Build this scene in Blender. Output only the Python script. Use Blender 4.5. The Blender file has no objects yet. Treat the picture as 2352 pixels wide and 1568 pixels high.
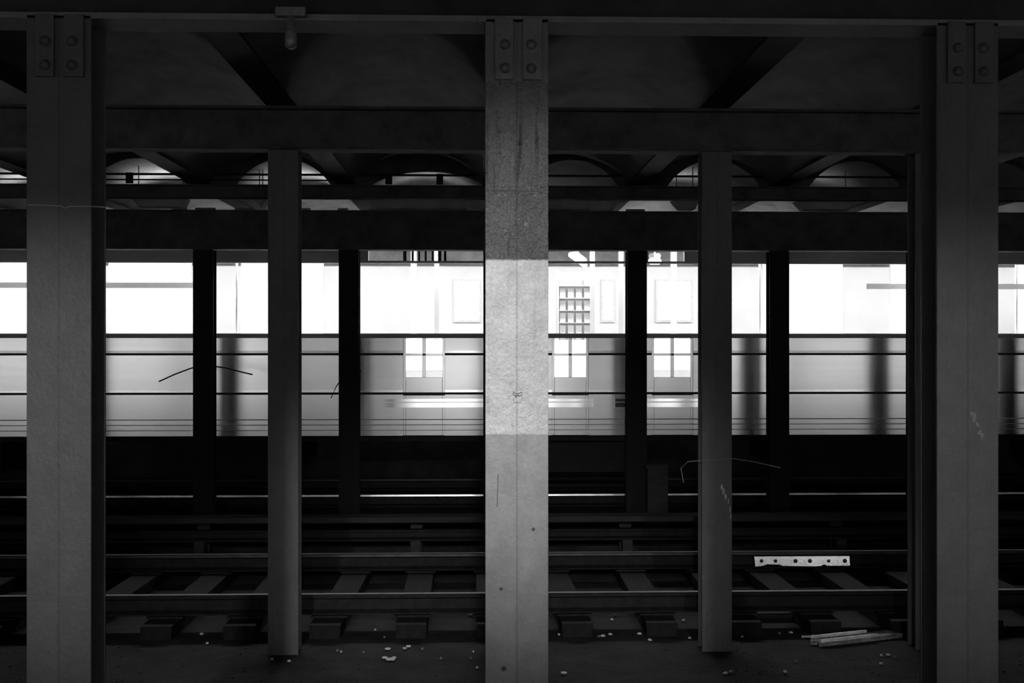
import bpy, bmesh, math, random
from mathutils import Vector, Matrix
S = bpy.context.scene
COL = S.collection
R = math.radians
random.seed(7)

# ------------------------------------------------------------------ camera, world, big lights
F = 2630.0 / 2352 * 36.0
YAW = 0.03
CAMZ = 2.2                      # eye height above the track bed; y = distance from the camera across the tracks
cam = bpy.data.objects.new('camera', bpy.data.cameras.new('camera'))
cam.data.lens = F; cam.data.sensor_width = 36.0
cam.data.clip_start = 0.05; cam.data.clip_end = 200
cam.location = (0, 0, CAMZ); cam.rotation_euler = (R(90), 0, -YAW)
COL.objects.link(cam); S.camera = cam
S.view_settings.view_transform = 'Standard'; S.view_settings.look = 'None'
S.view_settings.exposure = 0.0; S.view_settings.gamma = 1.0
S.view_settings.use_curve_mapping = False
w = bpy.data.worlds.new('world'); S.world = w; w.use_nodes = True
w.node_tree.nodes['Background'].inputs[0].default_value = (1, 1, 1, 1)
w.node_tree.nodes['Background'].inputs[1].default_value = 0.004

def light(name, kind, loc, energy, rot=(0, 0, 0), **kw):
    d = bpy.data.lights.new(name, kind); d.energy = energy
    for k, v in kw.items(): setattr(d, k, v)
    o = bpy.data.objects.new(name, d); o.location = loc; o.rotation_euler = rot
    COL.objects.link(o); return o

def aim(o, p):
    o.rotation_euler = (Vector(p) - o.location).to_track_quat('-Z', 'Y').to_euler()

# unseen lamps added under a made-up ledge, lighting the wall the train reflects
for lx, le in ((-12, 84), (-6.5, 92), (0.6, 98), (7, 92), (12.5, 68)):
    o = light('added_wall_light', 'AREA', (lx, -2.35, CAMZ + 0.36), le, shape='RECTANGLE', size=5.4, size_y=0.12)
    aim(o, (lx, -3.0, 1.5))
# three unseen spots added to light the nearest columns
for lx, tx, tz, en, sz in ((0.05, 0.132, -0.07, 1020, 25), (-1.25, -1.392, -0.38, 740, 22), (1.5, 1.668, -0.38, 460, 22)):
    sp = light('added_column_spot', 'SPOT', (lx, -0.5, CAMZ + 1.25), en, spot_size=R(sz), spot_blend=1.0, shadow_soft_size=0.06)
    aim(sp, (tx, 3.85, CAMZ + tz))
# carriage interior lights
for lx in (-9, -5.4, -1.8, 1.8, 5.4, 9):
    light('carriage_lamp', 'AREA', (lx, 14.1, 3.44), 120, shape='RECTANGLE', size=3.5, size_y=0.5)
# far platform lamps, then unseen lights added above the roof for vault glow
for lx in (-9, -3, 3, 9):
    o = light('far_platform_lamp', 'AREA', (lx, 17.2, 3.95), 185, shape='RECTANGLE', size=6.0, size_y=0.4)
    aim(o, (lx, 18.8, 2.6))
for lx, le in ((-5.2, 8), (-3.66, 6.5), (-2.1, 6), (-0.6, 2), (2.3, 2.5), (3.9, 1.2)):
    light('added_vault_light', 'AREA', (lx, 13.75, 3.60), le, (R(192), 0, 0), shape='RECTANGLE', size=0.4, size_y=0.08, spread=R(115))

# ------------------------------------------------------------------ helpers
def PX(px, y):
    """world x of image column px on the plane at distance y"""
    return y * math.tan(YAW + math.atan((px - 1176) / 2630.0))
def PZ(px, py, y):
    u = (px - 1176) / 2630.0
    t = y / (math.cos(YAW) - u * math.sin(YAW))
    return CAMZ + t * (784 - py) / 2630.0
def PF(px, py, z):
    """point of the horizontal plane z seen at pixel (px, py)"""
    t = (CAMZ - z) * 2630.0 / (py - 784)
    u = (px - 1176) / 2630.0
    return (t * (math.sin(YAW) + u * math.cos(YAW)), t * (math.cos(YAW) - u * math.sin(YAW)))

def mat(name, col, rough=0.6, metal=0.0, var=0.25, scale=6.0, bump=0.0, bscale=60.0, stretch=(1, 1, 1), emit=0.0, coat=0.0):
    m = bpy.data.materials.new(name); m.use_nodes = True
    nt = m.node_tree; N = nt.nodes; L = nt.links
    b = N['Principled BSDF']
    tc = N.new('ShaderNodeTexCoord'); mp = N.new('ShaderNodeMapping'); mp.inputs['Scale'].default_value = stretch
    L.new(tc.outputs['Object'], mp.inputs['Vector'])
    nz = N.new('ShaderNodeTexNoise'); nz.inputs['Scale'].default_value = scale; nz.inputs['Detail'].default_value = 8
    nz.inputs['Roughness'].default_value = 0.65
    L.new(mp.outputs[0], nz.inputs['Vector'])
    cr = N.new('ShaderNodeValToRGB')
    lo, hi = col * (1 - var), min(1, col * (1 + var))
    cr.color_ramp.elements[0].position = 0.32; cr.color_ramp.elements[0].color = (lo, lo, lo, 1)
    cr.color_ramp.elements[1].position = 0.68; cr.color_ramp.elements[1].color = (hi, hi, hi, 1)
    L.new(nz.outputs['Fac'], cr.inputs[0]); L.new(cr.outputs[0], b.inputs['Base Color'])
    b.inputs['Roughness'].default_value = rough; b.inputs['Metallic'].default_value = metal
    if name in ('rusty_rail', 'tarred_timber', 'dirty_trackbed', 'third_rail_board', 'sooty_girder_steel', 'dusty_girder_steel'): b.inputs['Specular IOR Level'].default_value = .12
    if coat: b.inputs['Coat Weight'].default_value = coat
    if bump:
        n2 = N.new('ShaderNodeTexNoise'); n2.inputs['Scale'].default_value = bscale; n2.inputs['Detail'].default_value = 4
        L.new(mp.outputs[0], n2.inputs['Vector'])
        bp = N.new('ShaderNodeBump'); bp.inputs['Strength'].default_value = bump; bp.inputs['Distance'].default_value = 0.01
        L.new(n2.outputs['Fac'], bp.inputs['Height']); L.new(bp.outputs[0], b.inputs['Normal'])
    if emit:
        b.inputs['Emission Color'].default_value = (1, 1, 1, 1); b.inputs['Emission Strength'].default_value = emit
    m['nodes'] = 1
    return m

def column_paint(name, bands, var, seam, stain=0.5, rough=0.45, spec=.5):
    """column surface tones; bands = [(height, reflectance below that height, bump)] from the top down"""
    m = bpy.data.materials.new(name); m.use_nodes = True
    nt = m.node_tree; N = nt.nodes; L = nt.links; b = N['Principled BSDF']
    def node(t, **kw):
        n = N.new(t)
        for k, v in kw.items(): setattr(n, k, v)
        return n
    def mth(op, a, c=None, d=None):
        n = node('ShaderNodeMath', operation=op)
        for i, v in enumerate((a, c, d)):
            if v is None: continue
            if isinstance(v, (int, float)): n.inputs[i].default_value = v
            else: L.new(v, n.inputs[i])
        return n.outputs[0]
    tc = node('ShaderNodeTexCoord'); sx = node('ShaderNodeSeparateXYZ'); L.new(tc.outputs['Object'], sx.inputs[0])
    X, Y, Zc = sx.outputs
    def noise(scale, stretch=(1, 1, 1), det=6, rg=0.6):
        mp = node('ShaderNodeMapping'); mp.inputs['Scale'].default_value = stretch
        L.new(tc.outputs['Object'], mp.inputs['Vector'])
        nz = node('ShaderNodeTexNoise'); nz.inputs['Scale'].default_value = scale
        nz.inputs['Detail'].default_value = det; nz.inputs['Roughness'].default_value = rg
        L.new(mp.outputs[0], nz.inputs['Vector']); return nz.outputs['Fac']
    fine = noise(90, (1, 1, 1), 3); mid = noise(14); blot = noise(5, (1, 1, .6)); drip = noise(38, (1, 1, .08), 4); pits = noise(26, (1, 1, .8), 3, .5)
    edge = mth('MULTIPLY', mth('SUBTRACT', noise(60, det=2), 0.5), 0.008)
    z = mth('ADD', Zc, edge)
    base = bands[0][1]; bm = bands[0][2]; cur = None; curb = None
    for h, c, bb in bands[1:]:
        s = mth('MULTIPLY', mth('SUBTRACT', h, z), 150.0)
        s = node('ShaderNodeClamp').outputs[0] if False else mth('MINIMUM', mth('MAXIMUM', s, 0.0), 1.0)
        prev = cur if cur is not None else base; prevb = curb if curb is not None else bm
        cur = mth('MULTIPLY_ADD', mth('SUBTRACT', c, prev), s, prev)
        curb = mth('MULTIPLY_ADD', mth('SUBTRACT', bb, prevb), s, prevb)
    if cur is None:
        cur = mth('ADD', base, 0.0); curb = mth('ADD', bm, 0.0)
    # wear
    v = mth('ADD', 1.0, mth('MULTIPLY', mth('SUBTRACT', mid, 0.5), var))
    v = mth('MULTIPLY', v, mth('ADD', 1.0, mth('MULTIPLY', mth('SUBTRACT', blot, 0.5), var * 1.3)))
    v = mth('MULTIPLY', v, mth('ADD', 1.0, mth('MULTIPLY', mth('SUBTRACT', fine, 0.5), var * .6)))
    # vertical drips, stronger on the rough coat
    dr = mth('MULTIPLY', mth('MAXIMUM', mth('SUBTRACT', drip, 0.56), 0.0), mth('MULTIPLY', curb, 5.0))
    v = mth('MULTIPLY', v, mth('SUBTRACT', 1.0, mth('MINIMUM', dr, .6)))
    # dark pits
    pt = mth('MULTIPLY', mth('MAXIMUM', mth('SUBTRACT', pits, 0.66), 0.0), mth('MULTIPLY', curb, 9 * stain))
    v = mth('MULTIPLY', v, mth('SUBTRACT', 1.0, mth('MINIMUM', pt, .75)))
    # seam down the middle of the flange
    sw = mth('SUBTRACT', 1.0, mth('MINIMUM', mth('DIVIDE', mth('ABSOLUTE', X), 0.0055), 1.0))
    v = mth('MULTIPLY', v, mth('SUBTRACT', 1.0, mth('MULTIPLY', sw, mth('MULTIPLY', seam, mth('ADD', blot, .25)))))
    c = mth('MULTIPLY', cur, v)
    cc = node('ShaderNodeCombineColor'); [L.new(c, cc.inputs[i]) for i in range(3)]
    L.new(cc.outputs[0], b.inputs['Base Color'])
    b.inputs['Roughness'].default_value = rough; b.inputs['Specular IOR Level'].default_value = spec
    bn = noise(62, (1, 1, .8), 3, .6)
    bp = node('ShaderNodeBump'); bp.inputs['Distance'].default_value = 0.045
    L.new(mth('MINIMUM', curb, 1.0), bp.inputs['Strength']); L.new(bn, bp.inputs['Height']); L.new(bp.outputs[0], b.inputs['Normal'])
    return m

class MB:
    def __init__(self): self.bm = bmesh.new()
    def box(self, x0, x1, y0, y1, z0, z1):
        vs = [self.bm.verts.new((x, y, z)) for x in (x0, x1) for y in (y0, y1) for z in (z0, z1)]
        for f in ((0, 1, 3, 2), (4, 6, 7, 5), (0, 4, 5, 1), (2, 3, 7, 6), (0, 2, 6, 4), (1, 5, 7, 3)):
            self.bm.faces.new([vs[i] for i in f])
        return self
    def prism(self, prof, a0, a1, axis='x'):
        """closed profile extruded along an axis; profile is (y,z) for x, (x,z) for y, (x,y) for z"""
        def P(p, a):
            return (a, p[0], p[1]) if axis == 'x' else ((p[0], a, p[1]) if axis == 'y' else (p[0], p[1], a))
        A = [self.bm.verts.new(P(p, a0)) for p in prof]; B = [self.bm.verts.new(P(p, a1)) for p in prof]
        n = len(prof)
        for i in range(n): self.bm.faces.new((A[i], A[(i + 1) % n], B[(i + 1) % n], B[i]))
        self.bm.faces.new(A); self.bm.faces.new(B[::-1]); return self
    def tube(self, pts, r, n=10):
        rings = []
        P = [Vector(p) for p in pts]
        for i, p in enumerate(P):
            d = (P[min(i + 1, len(P) - 1)] - P[max(i - 1, 0)]).normalized()
            up = Vector((0, 0, 1)) if abs(d.z) < .9 else Vector((1, 0, 0))
            a = d.cross(up).normalized(); b = d.cross(a).normalized()
            rr = r[i] if isinstance(r, (list, tuple)) else r
            rings.append([self.bm.verts.new(p + (a * math.cos(k * 2 * math.pi / n) + b * math.sin(k * 2 * math.pi / n)) * rr) for k in range(n)])
        for A, B in zip(rings, rings[1:]):
            for k in range(n): self.bm.faces.new((A[k], A[(k + 1) % n], B[(k + 1) % n], B[k]))
        self.bm.faces.new(rings[0]); self.bm.faces.new(rings[-1][::-1]); return self
    def lathe(self, prof, c, axis='z', n=20):
        rings = []
        for r, h in prof:
            ring = []
            for k in range(n):
                a = k * 2 * math.pi / n; ca, sa = r * math.cos(a), r * math.sin(a)
                o = {'z': (ca, sa, h), 'y': (ca, h, sa), 'x': (h, ca, sa)}[axis]
                ring.append(self.bm.verts.new((c[0] + o[0], c[1] + o[1], c[2] + o[2])))
            rings.append(ring)
        for A, B in zip(rings, rings[1:]):
            for k in range(n): self.bm.faces.new((A[k], A[(k + 1) % n], B[(k + 1) % n], B[k]))
        self.bm.faces.new(rings[0]); self.bm.faces.new(rings[-1][::-1]); return self
    def rock(self, c, sx, sy, sz, seed=0):
        rr = random.Random(seed)
        g = bmesh.ops.create_icosphere(self.bm, subdivisions=1, radius=1)
        for v in g['verts']:
            k = rr.uniform(.65, 1.15)
            v.co = Vector((c[0] + v.co.x * sx * k, c[1] + v.co.y * sy * k, c[2] + v.co.z * sz * k))
        return self
    def build(self, name, m, parent=None, bevel=0.0, smooth=False, org=None):
        if org:
            bmesh.ops.translate(self.bm, verts=self.bm.verts, vec=(-org[0], -org[1], -org[2]))
        bmesh.ops.recalc_face_normals(self.bm, faces=self.bm.faces)
        me = bpy.data.meshes.new(name); self.bm.to_mesh(me); self.bm.free()
        me.materials.append(m)
        if smooth:
            for p in me.polygons: p.use_smooth = True
        o = bpy.data.objects.new(name, me); COL.objects.link(o)
        if org: o.location = org
        if parent: o.parent = parent
        if bevel:
            md = o.modifiers.new('edge', 'BEVEL'); md.width = bevel; md.segments = 2; md.limit_method = 'ANGLE'
        return o

def empty(name, loc):
    o = bpy.data.objects.new(name, None); o.location = loc; o.empty_display_size = .1; COL.objects.link(o); return o
def tag(o, label=None, cat=None, group=None, kind=None):
    if label: o['label'] = label
    if cat: o['category'] = cat
    if group: o['group'] = group
    if kind: o['kind'] = kind
    return o
def struct(o): o['kind'] = 'structure'; return o
def copy_thing(root, loc):
    r = root.copy(); COL.objects.link(r); r.location = loc
    for ch in list(root.children):
        c = ch.copy(); COL.objects.link(c); c.parent = r
        for g in list(ch.children):
            d = g.copy(); COL.objects.link(d); d.parent = c
    return r

ORD = 'first second third fourth fifth sixth seventh eighth ninth tenth eleventh twelfth thirteenth fourteenth fifteenth sixteenth seventeenth eighteenth nineteenth twentieth'.split() + ['twenty-' + q for q in 'first second third fourth fifth'.split()]
# ------------------------------------------------------------------ materials
zc = lambda v: v + CAMZ
M_center = column_paint('banded_column_tones', [(9, .07, .10), (zc(.868), .10, .9), (zc(.268), .37, .30), (zc(-.318), .18, .07)], .7, .45, 1.2, .5)  # tone bands by height; paler than side columns, stronger light put into colour
M_side = column_paint('grey_column_paint', [(9, .055, .12)], .5, .35, .5, .55, .2)
M_side2 = mat('rubbed_paint', .4, .6, var=.4, scale=30)
M_track = column_paint('sooty_column_paint', [(9, .10, .15)], .5, .3, .5, .6, .25)
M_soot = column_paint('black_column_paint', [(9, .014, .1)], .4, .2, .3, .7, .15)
M_girder = mat('sooty_girder_steel', .022, .7, var=.4, scale=5, bump=.2, bscale=40)
M_girder2 = mat('dusty_girder_steel', .07, .8, var=.4, scale=5, bump=.2, bscale=40)
M_vault = mat('plaster_vault', .13, .85, var=.45, scale=2.2, bump=.5, bscale=14, stretch=(1, .6, 1))
M_bed = mat('dirty_trackbed', .027, .9, var=.5, scale=3, bump=.7, bscale=22)
M_tie = mat('tarred_timber', .016, .85, var=.4, scale=12, bump=.4, stretch=(4, 1, 1))
M_rail = mat('rusty_rail', .017, .6, var=.4, scale=14, bump=.2)
M_railhead = mat('worn_rail_head', .42, .3, metal=1.0, var=.2, scale=9)
M_headrust = mat('dull_rail_head', .05, .55, metal=.6, var=.3, scale=9)
M_cover = mat('third_rail_board', .04, .7, var=.3, scale=8, stretch=(.3, 2, 2))
M_bar = mat('galvanised_bar', .9, .25, metal=1.0, var=.12, scale=30, bump=.15)
M_bolt = mat('rusty_bolt', .05, .6, var=.4, scale=60)
M_plank = mat('splintered_plank', .20, .7, var=.85, scale=22, bump=.4, stretch=(.5, 2, 2))
M_batten = mat('pale_batten', .75, .5, var=.6, scale=14, stretch=(1, 3, 3))
M_paper = mat('paper_scrap', .55, .8, var=.3, scale=60)
M_steel = mat('brushed_stainless', .93, .22, metal=1.0, var=.05, scale=4, stretch=(.2, 1, 6))
M_polish = mat('polished_glint', .93, .12, metal=1.0, var=.03)
M_letter = mat('letterboard_grey', .5, .55, var=.15, scale=3, stretch=(.2, 1, 3))
M_plainblack = mat('plain_black', .02, .6, var=.2)
M_under = mat('underframe_black', .012, .85, var=.4)
M_white = mat('carriage_white', .78, .5, var=.04, scale=3)
M_seat = mat('carriage_seat', .6, .5, var=.08)
M_lamp = mat('lamp_tube', .9, .4, var=.01, emit=6.0)
M_lampoff = mat('unlit_bulb', .10, .3, var=.1)
M_tile = mat('white_wall_tile', .82, .4, var=.04, scale=3)
M_farwall = mat('far_wall_tile', .80, .5, var=.07, scale=1.2)
M_conc = mat('pale_concrete', .3, .8, var=.2, scale=4)
M_darkstrip = mat('reflected_dark_strip', .3, .5, var=.1)
M_wire = mat('cable_sheath', .12, .5, var=.2)
M_wirel = mat('pale_wire', .2, .4, var=.2)
M_mag = [mat('magazine_%s' % n, c, .5, var=.15, scale=30) for n, c in (('pale', .85), ('cream', .72), ('grey', .72))]
def glass_mat():
    m = bpy.data.materials.new('window_glass'); m.use_nodes = True
    N = m.node_tree.nodes; L = m.node_tree.links
    b = N['Principled BSDF']; N.remove(b)
    t = N.new('ShaderNodeBsdfTransparent'); g = N.new('ShaderNodeBsdfGlossy'); g.inputs['Roughness'].default_value = .03
    t.inputs[0].default_value = (.95, .95, .95, 1)
    fr = N.new('ShaderNodeFresnel'); fr.inputs[0].default_value = 1.4
    nz = N.new('ShaderNodeTexNoise'); nz.inputs['Scale'].default_value = 2
    mx = N.new('ShaderNodeMixShader')
    L.new(fr.outputs[0], mx.inputs[0]); L.new(t.outputs[0], mx.inputs[1]); L.new(g.outputs[0], mx.inputs[2])
    L.new(mx.outputs[0], N['Material Output'].inputs[0]); return m
M_glass = glass_mat()

# ------------------------------------------------------------------ setting
X0, X1 = -15.0, 15.0
PITCH = 1.524; A0 = 0.150
fl = MB().box(X0, X1, 1.5, 12.45, -.30, 0.01).build('floor', M_bed); struct(fl)
fl.data.materials[0] = M_bed
b2 = MB().prism([(12.45, -.3), (15.75, -.3), (15.75, .27), (12.55, .27), (12.45, .24)], X0, X1).build('trim_1', M_bed); struct(b2)
wk = MB().box(X0, X1, -3.0, 1.5, -.3, .55).build('trim_2', M_conc); struct(wk)
wb = MB().box(X0, X1, -3.2, -3.0, -.3, 4.3).build('wall_back', M_girder); struct(wb)
ti = MB().box(X0, X1, -3.0, -2.98, .55, zc(.30)).build('trim_4', M_tile); struct(ti)  # white only low down, so less light reaches the column tops
le_ = MB().box(X0, X1, -3.0, -2.2, zc(.40), zc(.46)).build('trim_5', M_girder); struct(le_)  # added ledge, keeps the wall lamps from shining upward
for i, px in enumerate(range(-14, 15, 2)):  # dark strips added to break up the wall's reflection in the train
    struct(MB().box(px - .13, px + .13, -2.98, -2.93, .55, zc(.30)).build('trim_%d' % (10 + i), M_darkstrip))
fp = MB().box(X0, X1, 15.95, 20.2, -.3, 1.38).build('trim_3', M_bed); struct(fp)
fp = MB().box(X0, X1, 15.95, 20.2, 1.38, 1.42).build('trim_6', M_conc); struct(fp)
fw = MB().box(X0, X1, 20.0, 20.2, 1.42, 4.4).build('wall_far', M_farwall); struct(fw)
struct(MB().box(X0, X1, 19.85, 20.0, zc(1.33), zc(1.66)).build('trim_7', M_vault))  # grey strip on the far wall, its dimmer upper light put into colour
# jack-arch ceiling: one plaster vault per bay, run across the tracks
n = 14
prof = []
for k in range(-10, 11):
    for j in range(n):
        t = -1 + 2 * j / n
        x = A0 + PITCH * (k + .5) + t * PITCH / 2
        prof.append((x, zc(1.66 + .33 * (1 - t * t))))
x_end = A0 + PITCH * 11
prof.append((x_end, zc(1.66)))
prof += [(x_end, zc(2.25)), (prof[0][0], zc(2.25))]
cb = MB(); cb.prism(prof, -3.2, 20.2, 'y'); ceil = struct(cb.build('ceiling', M_vault, smooth=False))

# ------------------------------------------------------------------ girders
def ibeam_x(m_, y, z0, z1, wf=.16, tf=.018, tw=.012, x0=X0, x1=X1):
    m_.box(x0, x1, y - wf / 2, y + wf / 2, z0, z0 + tf); m_.box(x0, x1, y - wf / 2, y + wf / 2, z1 - tf, z1)
    m_.box(x0, x1, y - tw / 2, y + tw / 2, z0 + tf, z1 - tf)
    return m_
# sooty spandrel above the upper girder, pierced by one low arch per bay
sp_ = []
for k in range(-9, 9):
    xc_ = A0 + PITCH * (k + .5) + .085; hw, top = ((.60, 1.80) if k == -1 else (.50, 1.93))
    sp_.append((xc_ - hw - .001, zc(1.645)))
    for j in range(17):
        t = -1 + 2 * j / 16.0
        sp_.append((xc_ + t * hw, zc(1.655 + (top - 1.655) * (1 - abs(t) ** 2.2) ** .9)))
    sp_.append((xc_ + hw + .001, zc(1.645)))
sp_ += [(sp_[-1][0] + .4, zc(1.645)), (sp_[-1][0] + .4, zc(2.1)), (sp_[0][0] - .4, zc(2.1)), (sp_[0][0] - .4, zc(1.645))]
m_ = MB(); m_.prism(sp_, 12.15, 12.19, 'y'); struct(m_.build('trim_8', M_girder2))
# transverse ceiling beams between the vaults
tb = MB()
tb.box(-.10, .10, 1.2, 17.6, zc(1.645), zc(1.659))
pos = ['over the left column', 'over the middle column', 'over the right column']
beam0 = None
for k in range(-5, 6):
    loc = (A0 + PITCH * k, 0, 0)
    if beam0 is None:
        beam0 = tb.build('ceiling_beam', M_girder); beam0.location = loc; o = beam0
    else:
        o = beam0.copy(); o.location = loc; COL.objects.link(o)
    tag(o, 'black steel ceiling beam running away over the tracks, %s from the left' % ORD[k + 5], 'beam', 'ceiling beams between the vaults')
g = empty('longitudinal_girder', (0, 3.93, zc(1.075)))
tag(g, 'dark riveted steel girder across the top, resting on the nearest three columns', 'girder')
MB().box(X0, X1, 3.85, 4.01, zc(1.075), zc(1.095)).build('bottom_flange', M_track, g).matrix_parent_inverse = Matrix.Translation((0, -3.93, -zc(1.075)))
gw = MB().box(X0, X1, 3.92, 3.94, zc(1.095), zc(1.40)); gw.box(X0, X1, 3.85, 4.01, zc(1.382), zc(1.40))
gw.build('girder_web', M_girder, g).matrix_parent_inverse = Matrix.Translation((0, -3.93, -zc(1.075)))
def part_of(o, root):
    """parent while keeping the coordinates the mesh was written in"""
    o.parent = root; o.matrix_parent_inverse = Matrix.Translation(-Vector(root.location)); return o

g2 = MB(); ibeam_x(g2, 8.10, zc(1.34), zc(1.642))
tag(g2.build('longitudinal_girder', M_girder2), 'dark girder on top of the middle row of columns', 'girder')
# low girder in front of the carriage roof
lg = MB(); lg.box(X0, X1, 12.06, 12.26, zc(.965), zc(.985)); lg.box(X0, X1, 12.08, 12.10, zc(.985), zc(1.36)); lg.box(X0, X1, 12.04, 12.26, zc(1.36), zc(1.375))
tag(lg.build('longitudinal_girder', M_girder2), 'low black girder along the top edge of the train', 'girder')
ug = MB(); ug.box(X0, X1, 12.12, 12.14, zc(1.505), zc(1.645)); ug.box(X0, X1, 12.06, 12.2, zc(1.63), zc(1.643)); ug.box(X0, X1, 12.06, 12.2, zc(1.505), zc(1.52))
tag(ug.build('longitudinal_girder', M_girder2), 'upper black girder below the lit ceiling vaults', 'girder')
bay = {-3: 'at the left edge behind the left column', -2: 'in the brightly lit vault right of the left column', -1: 'in the lit vault crossed by the left slim column', 0: 'in the dim vault left of the middle column', 1: 'in the dark vault right of the middle column', 2: 'in the vault crossed by the right slim column', 3: 'in the dark vault left of the right column'}
for k, lb in bay.items():
    xm = A0 + PITCH * (k - .0) + PITCH * .5 - PITCH
    cd = MB(); cd.tube([(xm - .60, 12.0, zc(1.738)), (xm + .60, 12.0, zc(1.738))], .012, 8)
    if k < 0: cd.tube([(xm - .70, 12.02, zc(1.683)), (xm + .70, 12.02, zc(1.683))], .008, 8)
    tag(cd.build('conduit', M_girder), 'thin black conduit ' + lb, 'conduit', 'conduits under the vaults')
# clamps on conduit
for px in (297, 1010, 893, 1515):
    m_ = MB(); x = PX(px, 11.98); m_.box(x - .035, x + .035, 11.97, 12.0, zc(1.64), zc(1.75))
    tag(m_.build('conduit_clamp', M_girder), {297: 'black conduit clamp in front of the left lit vault', 1010: 'black conduit clamp on the strip just left of the middle column', 893: 'black conduit clamp at the left end of the middle strip', 1515: 'black conduit clamp at the lit vault right of the middle column'}[px], 'clamp', 'conduit clamps')
# pale strips added behind the girders for the lit beam flange
for (pa, pb, lab, zz) in ((842, 1420, 'long pale strip behind the middle column, added for lit beam flange', 1.545), (300, 428, 'short pale strip near the left column, added for lit beam flange', 1.555), (580, 612, 'pale strip beside the left second row column, added for lit flange', 1.55), (1545, 1607, 'pale strip left of the right second row column, added for lit flange', 1.55), (1830, 1960, 'pale strip under the ceiling at right, added for lit beam flange', 1.55)):
    xa, xb = PX(pa, 12.9), PX(pb, 12.9)
    m_ = MB(); m_.prism([(xa, zc(zz + .05)), (xa + .09, zc(zz - .05)), (xb - .05, zc(zz - .05)), (xb, zc(zz + .05))], 12.9, 13.1, 'y')
    for xh in (xa + .06, xb - .06):
        t_ = (((xh - A0) / PITCH) % 1.0) * 2 - 1
        m_.tube([(xh, 13.0, zc(zz)), (xh, 13.0, zc(1.66 + .33 * (1 - t_ * t_)))], .006, 6)
    tag(m_.build('lit_flange_strip', M_conc), lab, 'duct', 'added lit strips under the ceiling')
# row of small lumps (cable hangers) on the low girder top
for qi, px in enumerate((410, 470, 560, 700, 787, 850, 1090, 1330, 1380, 1460)):
    x = PX(px, 12.3); wd = random.uniform(.05, .14)
    m_ = MB(); m_.box(x - wd, x + wd, 12.28, 12.4, zc(1.376), zc(1.40 + random.random() * .03)); m_.tube([(x - wd, 12.34, zc(1.42)), (x + wd, 12.34, zc(1.42))], .012, 6)
    tag(m_.build('cable_hanger', M_conc), 'small dusty cable hanger on the low girder, %s from the left' % ORD[qi], 'cable hanger', 'cable hangers on the low girder')

# ------------------------------------------------------------------ columns
CW, CD, TF = .212, .155, .013
def shaft(h):
    m_ = MB()
    pr = [(-CW/2, 0), (CW/2, 0), (CW/2, TF), (.006, TF + .004), (.006, CD - TF - .004), (CW/2, CD - TF), (CW/2, CD), (-CW/2, CD), (-CW/2, CD - TF), (-.006, CD - TF - .004), (-.006, TF + .004), (-CW/2, TF)]
    return m_.prism(pr, 0, h, 'z')
def column(paint, h, plates, base=True):
    root = empty('steel_column', (0, 0, 0))
    shaft(h).build('shaft', paint, root, bevel=.002)
    if base:
        MB().box(-.16, .16, -.07, CD + .07, 0, .022).build('base_plate', paint, root, bevel=.003)
    if plates:
        zt = zc(1.075)
        for s in (-1, 1):
            xa, xb = (.020, .085) if s > 0 else (-.074, -.012)
            p_ = MB().box(xa, xb, -.014, 0, zc(.868), zt)
            po = p_.build('bracket_plate', paint, root, bevel=.002)
            for zz in (zc(.905), zc(.985)):
                xm = .048 if s > 0 else -.040
                MB().lathe([(.017, -.014), (.017, -.018), (.012, -.027), (.004, -.031)], (xm, 0, zz), 'y', 14).build('rivet', paint, po, smooth=True)
    return root
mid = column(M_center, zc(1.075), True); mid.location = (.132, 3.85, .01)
tag(mid, 'bright steel column in the middle, dark rough upper part and pale band', 'column', 'nearest row of columns')
# joint line, fastener and padlock-shaped scar on the middle column
m_ = MB(); zz = PZ(1187, 438, 3.85) - .01
m_.tube([(-.106, -.001, zz), (-.05, -.0015, zz + .001), (0.0, -.001, zz + .001), (.05, -.0012, zz - .001), (.106, -.001, zz + .003)], .0016, 6)
m_.build('paint_crack', M_bolt, mid)
xl = PX(1245, 3.85) - .132
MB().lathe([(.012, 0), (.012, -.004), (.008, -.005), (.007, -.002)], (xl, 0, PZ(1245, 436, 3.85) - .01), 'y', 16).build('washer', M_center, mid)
m_ = MB(); cx, cz = PX(1189, 3.85) - .132, PZ(1189, 912, 3.85) - .01
def loop(pts, r=.0012): m_.tube([(cx + a, -.001, cz + b) for a, b in pts], r, 6)
loop([(-.016, .014), (-.012, .017), (-.006, .012), (0, .013), (.006, .012), (.012, .017), (.016, .014), (.014, .008), (.008, .005)])
loop([(-.016, .014), (-.014, .008), (-.008, .006), (-.007, -.003)])
loop([(-.006, .004), (0, .008), (.006, .004)], .0018)
loop([(-.014, -.006), (-.012, -.018), (.012, -.018), (.014, -.002)], .0008)
m_.build('torn_fixing', M_bolt, mid)
# short pencil scratch and bumps
m_ = MB(); m_.tube([(PX(1144, 3.85) - .132, -.0008, PZ(1144, 1095, 3.85)), (PX(1142, 3.85) - .132, -.0008, PZ(1142, 1170, 3.85))], .0011, 5)
m_.build('scratch', M_side, mid)
for (px, py, r_) in ((1151, 1352, .006), (1157, 1535, .009), (1160, 530, .006), (1208, 515, .008), (1145, 448, .005), (1160, 448, .005), (1230, 449, .006), (1178, 538, .004), (1225, 1215, .006)):
    MB().lathe([(r_, 0), (r_ * .9, -.0012), (r_ * .4, -.002)], (PX(px, 3.85) - .132, 0, PZ(px, py, 3.85) - .01), 'y', 9).build('blister', M_track if py < 600 else M_side, mid)

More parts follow.
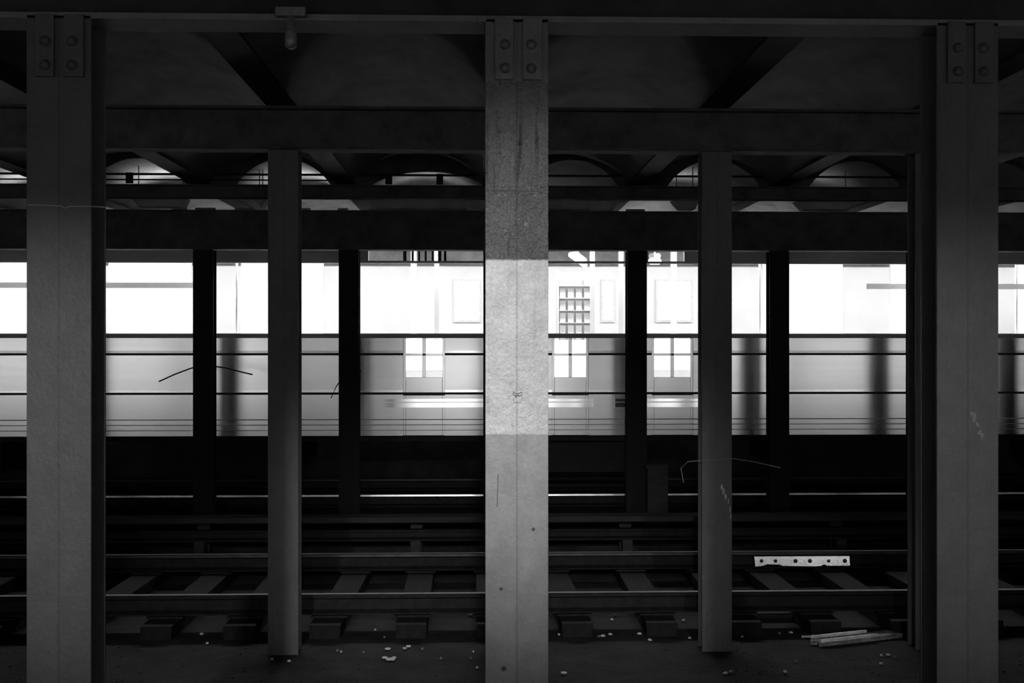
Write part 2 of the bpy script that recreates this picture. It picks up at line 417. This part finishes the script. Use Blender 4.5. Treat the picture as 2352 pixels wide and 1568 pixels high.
side = column(M_side, zc(1.075), True)
near_lab = {-1: 'grey steel column at the left of the picture with a wire across it', 1: 'grey steel column at the right of the picture with a scuff', -2: 'grey near column beyond the left edge', 2: 'grey near column beyond the right edge', -3: 'second grey near column beyond the left edge', 3: 'second grey near column beyond the right edge'}
first = True
for k in (-1, 1, -2, 2):
    loc = (.132 + PITCH * k + (.012 if k == 1 else 0), 3.85, .01)
    if first: side.location = loc; o = side; first = False
    else: o = copy_thing(side, loc)
    tag(o, near_lab[k], 'column', 'nearest row of columns')
# splash of pale paint on the right column
m_ = MB()
for (px, py) in ((2232, 950), (2238, 962), (2245, 975), (2250, 992), (2238, 955), (2256, 1000)):
    m_.rock((PX(px, 3.85), 3.8495, PZ(px, py, 3.85)), .008, .001, .012, px)
tag(m_.build('paint_scuff', M_track), 'pale scuff mark on the face of the right column', 'scuff')

m_ = MB()
for (px, py) in ((1658, 1118), (1662, 1128), (1667, 1140), (1673, 1152), (1677, 1170), (1678, 1185)):
    m_.rock((PX(px, 8.04), 8.0395, PZ(px, py, 8.04)), .010 if py < 1150 else .004, .001, .026, px)
tag(m_.build('paint_scuff', M_side2), 'slanting pale scuff low on the right slim grey column', 'scuff')
mid2 = column(M_track, zc(1.34) - .012, False, False)
lab2 = {-1: 'slim grey column between the two black ones, left half of the picture', 1: 'slim grey column with a wire across it, right half of the picture', -2: 'second row column hidden behind the left column', 0: 'second row column hidden behind the middle column', 2: 'second row column mostly behind the right column', -3: 'second row column beyond the left edge', 3: 'second row column beyond the right edge'}
first = True
for k in (-1, 1, 0, -2, 2, -3, 3):
    loc = (.166 + PITCH * k, 8.04, .01)
    if first: mid2.location = loc; o = mid2; first = False
    else: o = copy_thing(mid2, loc)
    tag(o, lab2[k], 'column', 'middle row of columns')
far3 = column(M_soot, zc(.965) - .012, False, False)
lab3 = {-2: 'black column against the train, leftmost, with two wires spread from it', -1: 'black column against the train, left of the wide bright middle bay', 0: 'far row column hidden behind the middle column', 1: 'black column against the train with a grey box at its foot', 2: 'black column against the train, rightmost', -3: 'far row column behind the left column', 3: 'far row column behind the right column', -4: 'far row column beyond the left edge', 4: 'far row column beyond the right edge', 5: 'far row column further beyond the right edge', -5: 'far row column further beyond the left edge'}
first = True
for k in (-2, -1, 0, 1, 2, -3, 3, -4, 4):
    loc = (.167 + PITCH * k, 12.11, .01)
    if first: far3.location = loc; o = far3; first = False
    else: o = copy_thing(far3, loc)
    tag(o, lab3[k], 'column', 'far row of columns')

# wires tied to columns
def wire(pts, y, r, lab, mt, dy=None):
    m_ = MB(); P_ = []
    for i, (px, py) in enumerate(pts):
        yy = y + (dy[i] if dy else 0); P_.append((PX(px, yy), yy, PZ(px, py, yy)))
    m_.tube(P_, r, 6)
    return tag(m_.build('tie_wire', mt), lab, 'wire', 'tie wires on the columns')
wire([(365, 876), (400, 860), (440, 845), (467, 840), (492, 841), (520, 845), (550, 853), (580, 860)], 12.095, .008, 'stiff wire spread from the leftmost black column against the train', M_girder)
wire([(760, 914), (772, 888), (783, 872), (800, 862), (830, 852)], 12.095, .006, 'short wire bent down from the black column left of the bright bay', M_girder)
wire([(1570, 1108), (1564, 1075), (1580, 1060), (1612, 1057), (1645, 1056), (1684, 1053), (1730, 1060), (1792, 1074)], 8.03, .003, 'thin wire wrapped round the right slim grey column and sticking out right', M_wirel)
wire([(64, 470), (100, 471), (140, 473), (150, 478), (160, 474), (213, 474), (246, 476)], 3.846, .0022, 'thin pale wire stretched across the left column', M_wirel)

# hanging unlit lamp under the near girder
hl = empty('hanging_lamp', (PX(668, 3.83), 3.83, zc(1.09)))
tag(hl, 'small unlit bulb hanging from the near girder left of the middle column', 'lamp')
MB().box(-.05, .05, -.015, .02, -.01, .02).build('mounting_box', M_track, hl, bevel=.003)
MB().lathe([(.012, -.01), (.012, -.045), (.018, -.05)], (0, 0, 0), 'z', 14).build('socket', M_track, hl, smooth=True)
MB().lathe([(.010, -.048), (.019, -.062), (.021, -.085), (.019, -.108), (.010, -.116), (.003, -.118)], (0, 0, 0), 'z', 16).build('bulb', M_lampoff, hl, smooth=True)

# ------------------------------------------------------------------ tracks
def rail(y, ztop, lab, head=None):
    r = empty('running_rail', (0, y, ztop - .145)); tag(r, lab, 'rail', 'running rails')
    pr = [(-.07, 0), (.07, 0), (.07, .012), (.012, .03), (.010, .105), (.034, .118), (.034, .140), (-.034, .140), (-.034, .118), (-.010, .105), (-.012, .03), (-.07, .012)]
    MB().prism(pr, X0, X1).build('rail_body', M_rail, r)
    hp = [(-.031, .1402), (.031, .1402), (.024, .146), (-.024, .146)]
    if y > 10: hp = [(-.0345, .1402), (-.0375, .120), (-.0341, .120), (-.0341, .1402), (.031, .1402), (.024, .146), (-.028, .146)]
    MB().prism(hp, X0, X1).build('rail_head', head or M_headrust, r)
    return r
ZR2, ZR3 = zc(-1.93), zc(-1.785)
rail(8.80, ZR2, 'near rail of the empty track behind the slim grey columns')
rail(10.47, ZR2, 'far rail of the empty track, joint bar bolted to it at right')
rail(13.45, ZR3, 'shiny rail under the near side of the train', M_railhead)
rail(14.95, ZR3, 'rail under the far side of the train')
rail(4.95, ZR2, 'nearest rail, below the bottom edge of the picture')
rail(6.30, zc(-1.915), 'rail grazing the bottom edge of the picture')
# timber ties with plates
tie = empty('timber_tie', (0, 8.45, .01))
MB().box(-.115, .115, 0, 2.38, 0, .105).build('timber', M_tie, tie, bevel=.006)
for yy in (.35, 2.02):
    MB().box(-.135, .135, yy - .12, yy + .12, .105, .119).build('tie_plate', M_rail, tie)
x_ref = PX(943, 8.6); first = True
for k in range(-11, 12):
    x = x_ref + .62 * k + random.uniform(-.02, .02)
    if first: tie.location = (x, 8.45, .01); o = tie; first = False
    else: o = copy_thing(tie, (x, 8.45, .01))
    o.rotation_euler[2] = random.uniform(-.03, .03)
    tag(o, 'dark timber tie under the empty track, %s from the left' % ORD[k + 11], 'railway tie', 'ties of the empty track')
# low side strip of concrete between the ties and a trough curb
tag(MB().box(X0, X1, 11.62, 11.78, .01, .12).build('cable_trough', M_bed, bevel=.01), 'low dark cable trough beyond the third rail', 'cable trough')
# third rail with protection board
tr = empty('third_rail', (0, 11.28, .01)); tag(tr, 'third rail with a long protection board above it, beyond the empty track', 'third rail')
o = MB().box(X0, X1, 11.18, 11.42, zc(-1.765), zc(-1.712)).build('protection_board', M_cover, bevel=.004); part_of(o, tr)
o = MB().prism([(11.22, zc(-1.95)), (11.36, zc(-1.95)), (11.36, zc(-1.935)), (11.30, zc(-1.92)), (11.30, zc(-1.875)), (11.33, zc(-1.865)), (11.33, zc(-1.845)), (11.24, zc(-1.845)), (11.24, zc(-1.865)), (11.275, zc(-1.875)), (11.275, zc(-1.92)), (11.22, zc(-1.935))], X0, X1).build('conductor', M_rail); part_of(o, tr)
for px in (-30, 460, 955, 1440, 1930, 2420):
    x = PX(px, 11.3)
    m_ = MB(); m_.box(x - .06, x + .06, 11.42, 11.46, .01, zc(-1.72)); m_.box(x - .05, x + .05, 11.24, 11.36, .01, zc(-1.95)); m_.box(x - .09, x + .09, 11.2, 11.44, .01, .10)
    part_of(m_.build('bracket', M_cover, bevel=.004), tr)
# grey equipment box at the foot of a far column
bx = empty('equipment_box', (PX(1511, 11.9), 11.9, .01)); tag(bx, 'dark grey equipment box standing right of a far black column', 'equipment box')
MB().box(-.108, .108, 0, .16, 0, zc(-1.335)).build('box_body', M_cover, bx, bevel=.006)
MB().box(-.125, .115, -.012, .17, zc(-1.335), zc(-1.31)).build('lid', M_cover, bx, bevel=.003)
# joint bar
yb = 10.385
jb = empty('joint_bar', (PX(1732, yb), yb, .12)); tag(jb, 'bright metal joint bar with six dark bolts on the far rail', 'joint bar')
m_ = MB(); L_ = PX(1950, yb) - PX(1732, yb); zt, zb = PZ(1840, 1277, yb), PZ(1840, 1299, yb)
pr = [(0, zt), (L_, zt), (L_ + .003, zb + .004), (L_ * .95, zb + .003), (L_ * .76, zb + .004), (L_ * .742, zb + .014), (L_ * .722, zb + .016), (L_ * .70, zb + .004), (L_ * .64, zb - .001), (L_ * .5, zb + .002), (L_ * .29, zb + .005), (L_ * .265, zb + .016), (L_ * .13, zb + .020), (L_ * .10, zb + .010), (L_ * .05, zb + .003), (.006, zb)]
m_.prism([(a, b - .12) for a, b in pr], -.012, .03, 'y')
for v in m_.bm.verts:
    if v.co.y < 0: v.co.y -= (zt - .12 - v.co.z) * .14
m_.build('bar', M_bar, jb)
for px, r_ in ((1748, .018), (1780, .017), (1826, .020), (1859, .020), (1902, .016), (1939, .021)):
    MB().lathe([(r_, -.010), (r_, -.022), (r_ * .55, -.024), (r_ * .5, -.034)], (PX(px, yb) - PX(1732, yb), 0, PZ(px, 1287, yb) - .12), 'y', 6).build('bolt', M_bolt, jb)
# broken plank
pk = empty('broken_plank', (*PF(1965, 1470, .01), .01)); tag(pk, 'broken pale plank lying on the track bed at lower right', 'plank')
pa = Vector((*PF(1880, 1478, .01), 0)); pb_ = Vector((*PF(2066, 1458, .01), 0)); dv = pb_ - pa; Ln = dv.length; an = math.atan2(dv.y, dv.x)
m_ = MB(); m_.prism([(-Ln/2, -.06), (-Ln/2 + .02, -.015), (-Ln/2 - .03, .0), (-Ln/2 + .01, .06), (-Ln*.2, .07), (Ln*.1, .06), (Ln/2 - .03, .075), (Ln/2 + .01, .04), (Ln/2 - .02, .0), (Ln/2 + .02, -.055), (0, -.065)], 0, .03, 'z')
o = m_.build('board', M_plank, pk); o.rotation_euler[2] = an
for s in (-1, 1):
    m_ = MB(); m_.prism([(-Ln*.48, s*.055), (-Ln*.1, s*.05), (Ln*.2, s*.058), (Ln*.2, s*.066), (-Ln*.1, s*.07), (-Ln*.48, s*.064)], .03, .05, 'z')
    o = m_.build('batten', M_batten, pk); o.rotation_euler[2] = an
m_ = MB(); x, y = PF(1855, 1463, .01); m_.prism([(-.05, -.008), (.05, -.012), (.06, .01), (-.04, .014)], 0, .012, 'z')
o = m_.build('wood_splinter', M_paper); o.location = (x, y, .011); o.rotation_euler[2] = .1
tag(o, 'thin pale splinter lying at the left end of the broken plank', 'splinter')

# litter on the bed
lit = [(895, 1517, 14), (883, 1513, 8), (905, 1513, 6), (890, 1493, 8), (930, 1492, 7), (938, 1487, 6), (970, 1493, 4), (862, 1449, 4), (883, 1466, 4), (941, 1463, 4), (463, 1459, 7), (476, 1480, 5), (625, 1517, 5), (664, 1521, 5), (775, 1497, 4), (784, 1500, 4), (835, 1501, 4), (1080, 1415, 6), (1058, 1410, 4), (1096, 1536, 4), (1385, 1463, 7), (1402, 1459, 7), (1376, 1464, 4), (1492, 1472, 7), (1468, 1458, 6), (1405, 1425, 4), (1412, 1416, 5), (1569, 1427, 5), (1584, 1468, 6), (1284, 1460, 4), (1295, 1549, 8), (1666, 1549, 8), (1680, 1546, 6), (1803, 1546, 6), (1828, 1522, 4), (1817, 1455, 6), (1790, 1457, 4), (1705, 1465, 4), (2024, 1508, 5), (2040, 1507, 7), (2055, 1512, 4), (2024, 1527, 5), (1082, 1515, 4), (1087, 1500, 3), (1012, 1515, 4), (560, 1540, 4), (1740, 1456, 4), (1745, 1545, 5)]
PART = lambda px: 'left' if px < 650 else ('middle' if px < 1115 else ('centre-right' if px < 1615 else 'right'))
for i, (px, py, s) in enumerate(lit):
    x, y = PF(px, py, .01)
    mpp = (CAMZ - .01) / (py - 784)
    m_ = MB(); m_.rock((0, 0, .012), s * mpp, s * mpp * .9, .010, i)
    o = m_.build('litter_scrap', M_paper if s > 4 or i % 2 else M_plank); o.location = (x, y, .01)
    part = PART(px); k_ = sorted([(q[0], q[1]) for q in lit if PART(q[0]) == part]).index((px, py))
    part_old = 'left' if px < 750 else ('middle' if px < 1115 else ('centre-right' if px < 1615 else 'right'))
    tag(o, 'tiny pale litter scrap, %s %s' % (ORD[k_], {'left': 'of those left of the left slim column', 'middle': 'from left between the left slim and middle columns', 'centre-right': 'from left between the middle and right slim columns', 'right': 'of those right of the right slim column'}[part]), 'litter', 'litter scraps %s' % part)
# loose stones, uncounted
m_ = MB(); rr = random.Random(3)
for i in range(900):
    px = rr.uniform(-50, 2400); x, y = PF(px, rr.uniform(1450, 1600), .01)
    if y > 8.36 or (1820 < px < 2110 and 7.9 < y < 8.9): continue
    s = rr.uniform(.003, .011); m_.rock((x, y, .01), s, s, s * .6, i)
tag(m_.build('gravel', M_bed), 'fine dark gravel strewn over the track bed', 'gravel', kind='stuff')
# paving lump under right column area
m_ = MB(); x, y = PF(1790, 1418, .01); m_.box(-.3, .3, -.10, .10, 0, .06)
o = m_.build('concrete_slab', M_rail, bevel=.02); o.location = (x, y, .01)
tag(o, 'low dark slab beside the near rail below the joint bar', 'slab')

# ------------------------------------------------------------------ the train
YT = 12.80; YF = 15.45
TX0, TX1 = -13.0, 13.0
tn = empty('subway_car', (0, 14.1, ZR3)); tag(tn, 'stainless steel subway train with a glowing band of windows behind the columns', 'train')
def tpart(m_, name, mt, parent=None, **kw):
    o = m_.build(name, mt, **kw)
    return part_of(o, tn) if parent is None else sub_of(o, parent)
def sub_of(o, p):
    o.parent = p; o.matrix_parent_inverse = Matrix.Identity(4); return o
zs, zh = zc(.078), zc(.885)          # window sill and head
doors = [(926, 1022), (1268, 1352), (1497, 1592)]
DX = [(PX(a, YT), PX(b, YT)) for a, b in doors]
# lower side with openings for the doors
def solid_spans(a, b, holes):
    out = []; c = a
    for h0, h1 in sorted(holes):
        if h1 <= a or h0 >= b: continue
        if h0 > c: out.append((c, h0))
        c = max(c, h1)
    if c < b: out.append((c, b))
    return out
m_ = MB()
for a, b in solid_spans(TX0, TX1, DX): m_.box(a, b, YT, YT + .05, zc(-1.05), zs - .04)
side_p = tpart(m_, 'side_panel', M_steel)
# horizontal ribs: face tilted to reflect brighter, dark strip added as shade beneath
for zr in (-.128, -.566):
    m_ = MB()
    for a, b in solid_spans(TX0, TX1, DX): m_.prism([(YT, zc(zr + .026)), (YT - .0009, zc(zr)), (YT, zc(zr))], a, b)
    sub_of(m_.build('rib', M_steel), side_p)
    m_ = MB()
    for a, b in solid_spans(TX0, TX1, DX): m_.box(a, b, YT - .003, YT, zc(zr - .026), zc(zr - .001))
    sub_of(m_.build('rib_shade', M_plainblack), side_p)
for o in side_p.children: o.matrix_parent_inverse = side_p.matrix_parent_inverse.inverted() @ Matrix.Identity(4) if False else Matrix.Identity(4)
for zr, h in ((-.865, .010), (-.925, .008), (-.985, .007)):
    m_ = MB().box(TX0, TX1, YT - .008, YT, zc(zr - h), zc(zr)); tpart(m_, 'lower_moulding', M_letter)
tpart(MB().box(TX0, TX1, YT - .004, YT, zs - .04, zs - .0), 'window_sill', M_letter)
tpart(MB().box(TX0, TX1, YT, YT + .06, zs - .04, zs), 'sill_rail', M_steel)
# polished strips added for the far platform's bright edge, tilted to catch light
for b0, b1 in ((-.672, -.640), (-.735, -.684)):
    m_ = MB()
    for xa, xb in ((PX(880, YT), PX(1363, YT)), (PX(1412, YT), PX(1608, YT))):
        m_.prism([(YT, zc(b0)), (YT, zc(b1)), (YT - .010, zc(b1)), (YT - .010 - (b1 - b0) * .042, zc(b0))], xa, xb)
    tpart(m_, 'edge_glint_strip', M_polish)
# window posts where the far columns stand, and panes between
posts = [.167 * YT / 12.11 + PITCH * YT / 12.11 * k for k in range(-8, 9)]
for x in posts:
    tpart(MB().box(x - .07, x + .07, YT, YT + .06, zs, zh), 'window_post', M_steel, bevel=.004)
for a, b in zip(posts, posts[1:]):
    fr = MB(); a2, b2_ = a + .07, b - .07
    fr.box(a2, b2_, YT + .01, YT + .04, zh - .012, zh); fr.box(a2, b2_, YT + .01, YT + .04, zs, zs + .012)
    fr.box(a2, a2 + .014, YT + .01, YT + .04, zs + .012, zh - .012); fr.box(b2_ - .014, b2_, YT + .01, YT + .04, zs + .012, zh - .012)
    wf = tpart(fr, 'window_frame', M_white)
    gp = MB().box(a2 + .014, b2_ - .014, YT + .022, YT + .028, zs + .012, zh - .012).build('pane', M_glass); sub_of(gp, wf)
# letterboard; its middle stretch is glazed
open_px = [(846, 1120), (1258, 1441), (1489, 1572)]
OX = [(PX(a, YT), PX(b, YT)) for a, b in open_px]
m_ = MB()
for a, b in solid_spans(TX0, TX1, OX): m_.box(a, b, YT, YT + .05, zh, zc(1.10)); m_.box(a, b, YT - .01, YT, zc(.955), zc(.968))
m_.box(TX0, TX1, YT, YT + .05, zc(1.10), zc(1.2))
tpart(m_, 'letterboard', M_letter)
m_ = MB(); m_.box(TX0, TX1, YT - .005, YT + .06, zh - .0, zh + .014); tpart(m_, 'drip_rail', M_letter)
m_ = MB()
for px, wd in ((932, .03), (949, .018), (964, .018), (979, .018), (995, .018), (1012, .03), (1024, .022)):
    x = PX(px, YT); m_.box(x - wd, x + wd * .3, YT + .01, YT + .03, zh + .014, zc(1.10))
tpart(m_, 'vent_grille', M_plainblack)
# the wall on the far side, with its own windows
m_ = MB()
zf0, zf1 = zc(.02), zc(1.24)
m_.box(TX0, TX1, YF, YF + .05, zc(-1.05), zf0); m_.box(TX0, TX1, YF, YF + .05, zf1, zc(1.3))
for k in range(-12, 13):
    x = .9 + k * 1.1 * 1.6
    if -2 < x < 3.4: m_.box(x - .04, x + .04, YF, YF + .05, zf0, zf1)
    else: m_.box(x - .55, x + .55, YF, YF + .05, zf0, zf1)
tpart(m_, 'far_side', M_white)
tpart(MB().box(TX0, TX1, YT + .05, YF, zc(-.80), zc(-.75)), 'floor_deck', M_seat)
tpart(MB().box(TX0, TX1, YT + .05, YF, zc(1.27), zc(1.30)), 'ceiling_panel', M_white)
tpart(MB().prism([(YT, zc(1.2)), (YT + .3, zc(1.33)), (YF - .3, zc(1.36)), (YF + .05, zc(1.28)), (YF, zc(1.30)), (YT + .05, zc(1.30)), (YT + .05, zc(1.2))], TX0, TX1), 'roof', M_letter)
for x in (TX0, TX1 - .05):
    tpart(MB().box(x, x + .05, YT + .05, YF, zc(-.75), zc(1.27)), 'end_wall', M_white)
for lx in (-9, -5.4, -1.8, 1.8, 5.4, 9):
    tpart(MB().box(lx - 1.7, lx + 1.7, 14.0, 14.2, zc(1.25), zc(1.27)), 'ceiling_light', M_lamp)
for x in [p + .8 for p in posts[1:-1:2]]:
    m_ = MB(); m_.box(x - .7, x + .7, YF - .5, YF - .05, zc(-.38), zc(-.30)); m_.box(x - .7, x + .7, YF - .1, YF - .02, zc(-.30), zc(.02)); m_.box(x - .6, x + .6, YF - .4, YF - .1, zc(-.75), zc(-.38))
    tpart(m_, 'bench_seat', M_seat, bevel=.01)
for x in [p + .1 for p in posts[2:-2:2]]:
    tpart(MB().tube([(x, 14.1, zc(-.75)), (x, 14.1, zc(1.27))], .016, 10), 'grab_pole', M_steel)
# grab rails seen through the left and right windows
for a, b in ((-60, 446), (1990, 2420)):
    yy = 13.15; tpart(MB().box(PX(a, yy), PX(b, yy), yy, yy + .03, zc(.462 * yy / 12.8 * 1.28), zc(.51 * yy / 12.8 * 1.28)), 'grab_rail', M_seat)
# doors with tall glass
for (a, b) in DX:
    z0, z1 = zc(-1.05), zs - .04
    m_ = MB(); st = .028; mid_x = (a + b) / 2
    zg = zc(-.40)
    m_.box(a, a + st, YT + .01, YT + .045, z0, z1); m_.box(b - st, b, YT + .01, YT + .045, z0, z1)
    m_.box(mid_x - .02, mid_x + .02, YT + .01, YT + .045, zg, z1)
    m_.box(a + st, b - st, YT + .01, YT + .045, z0, zg); m_.box(a + st, b - st, YT + .01, YT + .045, zc(-.16), zc(-.132))
    dr = tpart(m_, 'sliding_door', M_steel, bevel=.003)
    for p0, p1 in ((a + st, mid_x - .02), (mid_x + .02, b - st)):
        sub_of(MB().box(p0, p1, YT + .022, YT + .03, zg, zc(-.16)).build('door_pane', M_glass), dr)
        sub_of(MB().box(p0, p1, YT + .022, YT + .03, zc(-.132), z1).build('door_pane', M_glass), dr)
    m_ = MB().box(a, b, YT + .0, YT + .012, zc(-.602), zc(-.568)); sub_of(m_.build('door_gasket', M_plainblack), dr)
# underframe, trucks, wheels
m_ = MB(); m_.box(TX0, TX1, YT + .12, YF - .1, zc(-1.12), zc(-.80))
for x in (-6.2, -2.9, 1.0, 4.4): m_.box(x - .8, x + .8, YT + .35, YF - .4, zc(-1.5), zc(-1.12))
tpart(m_, 'underframe', M_under)
for xc in (-8.5, 8.5):
    m_ = MB(); m_.box(xc - 1.4, xc + 1.4, 13.30, 13.42, zc(-1.55), zc(-1.35)); m_.box(xc - 1.4, xc + 1.4, 14.98, 15.1, zc(-1.55), zc(-1.35)); m_.box(xc - .2, xc + .2, 13.42, 14.98, zc(-1.5), zc(-1.12))
    tk = tpart(m_, 'bogie', M_under)
    for dx in (-1.0, 1.0):
        for yy in (13.45, 14.95):
            sub_of(MB().lathe([(.1, -.07), (.40, -.06), (.43, .0), (.43, .05), (.1, .07)], (xc + dx, yy, zc(-1.350)), 'y', 28).build('wheel', M_rail, smooth=False), tk)

# ------------------------------------------------------------------ far platform
ns = empty('newsstand', (PX(1310, 17.6), 17.6, 1.42)); tag(ns, 'pale newsstand rack on the far platform seen through the train right of the middle column', 'newsstand')
xa, xb = PX(1284, 17.6) - ns.location.x, PX(1358, 17.6) - ns.location.x
m_ = MB(); m_.box(xa, xb, .12, .2, 0, 1.86); m_.box(xa - .03, xa, 0, .2, 0, 1.88); m_.box(xb, xb + .03, 0, .2, 0, 1.88)
m_.build('rack_frame', M_farwall, ns)
zl = [1.42 + 0.0] ; sh = []
for i in range(8):
    z = .30 + i * .19; sh.append(z)
    MB().box(xa, xb, 0, .12, z, z + .015).build('shelf', M_mag[2], ns)
mag0 = MB().box(-.045, .045, 0, .012, 0, .15)
magob = None
for i, z in enumerate(sh):
    for j in range(4):
        x = ns.location.x + xa + .06 + j * (xb - xa - .12) / 3
        if magob is None: magob = mag0.build('magazine', M_mag[0]); o = magob
        else:
            o = magob.copy(); COL.objects.link(o)
        o.location = (x, 17.64, 1.42 + z + .015); o.rotation_euler = (R(-12), 0, 0)
        tag(o, '%s magazine on the %s shelf from below of the pale newsstand behind the train' % (['leftmost', 'second', 'third', 'rightmost'][j], ORD[i]), 'magazine', 'magazines on the newsstand')
for px, lab in ((1361, 'bright white post right of the newsstand behind the train'), (1427, 'white post close to the left of a black far column behind the train'), (1003, 'white post seen through the train left of the middle column')):
    x = PX(px, 17.4); m_ = MB(); m_.box(x - .035, x + .035, 17.4, 17.47, 1.42, 3.9)
    tag(m_.build('platform_post', M_white, bevel=.006), lab, 'post', 'posts on the far platform')
# fluorescent fixtures over the far platform
def tube_lamp(p, q, r, lab):
    root = empty('fluorescent_lamp', p); tag(root, lab, 'lamp', 'lamps over the far platform')
    d = Vector(q) - Vector(p)
    t_ = (((p[0] + d.x / 2 - A0) / PITCH) % 1.0) * 2 - 1; roof_z = CAMZ + 1.655 + .33 * (1 - t_ * t_)
    MB().tube([(0, 0, 0), tuple(d)], r, 10).build('tube', M_lamp, root, smooth=True)
    MB().tube([tuple(d * .5 + Vector((0, 0, r * 2))), tuple(d * .5 + Vector((0, 0, roof_z - p[2] - d.z * .5)))], .012, 6).build('stem', M_white, root)
    MB().tube([(0, 0, r * 1.6), tuple(d + Vector((0, 0, r * 1.6)))], r * .9, 6).build('housing', M_white, root)
tube_lamp((PX(1312, 17), 17.0, PZ(1312, 585, 17)), (PX(1343, 18.2), 18.2, PZ(1343, 608, 18.2)), .045, 'bright diagonal tube lamp right of the middle column top')
tube_lamp((PX(1496, 17), 17.0, PZ(1496, 600, 17)), (PX(1512, 17.3), 17.3, PZ(1512, 600, 17.3)), .05, 'small bright lamp between the far black column and slim grey column')
# posters on far wall
for pa, pb_, lab in ((1040, 1105, 'pale poster on the far wall left of the middle column'), (1505, 1590, 'pale poster on the far wall left of the right slim column'), (1380, 1412, 'narrow pale notice on the far wall beyond the newsstand')):
    po = empty('poster', (PX(pa, 19.98), 19.98, PZ(pa, 740, 19.98))); tag(po, lab, 'poster', 'posters on the far wall')
    W_ = PX(pb_, 19.98) - PX(pa, 19.98)
    MB().box(0, W_, -.02, .015, 0, .75).build('frame', M_mag[2], po)
    MB().box(.03, W_ - .03, -.03, -.02, .03, .72).build('sheet', M_mag[0], po)
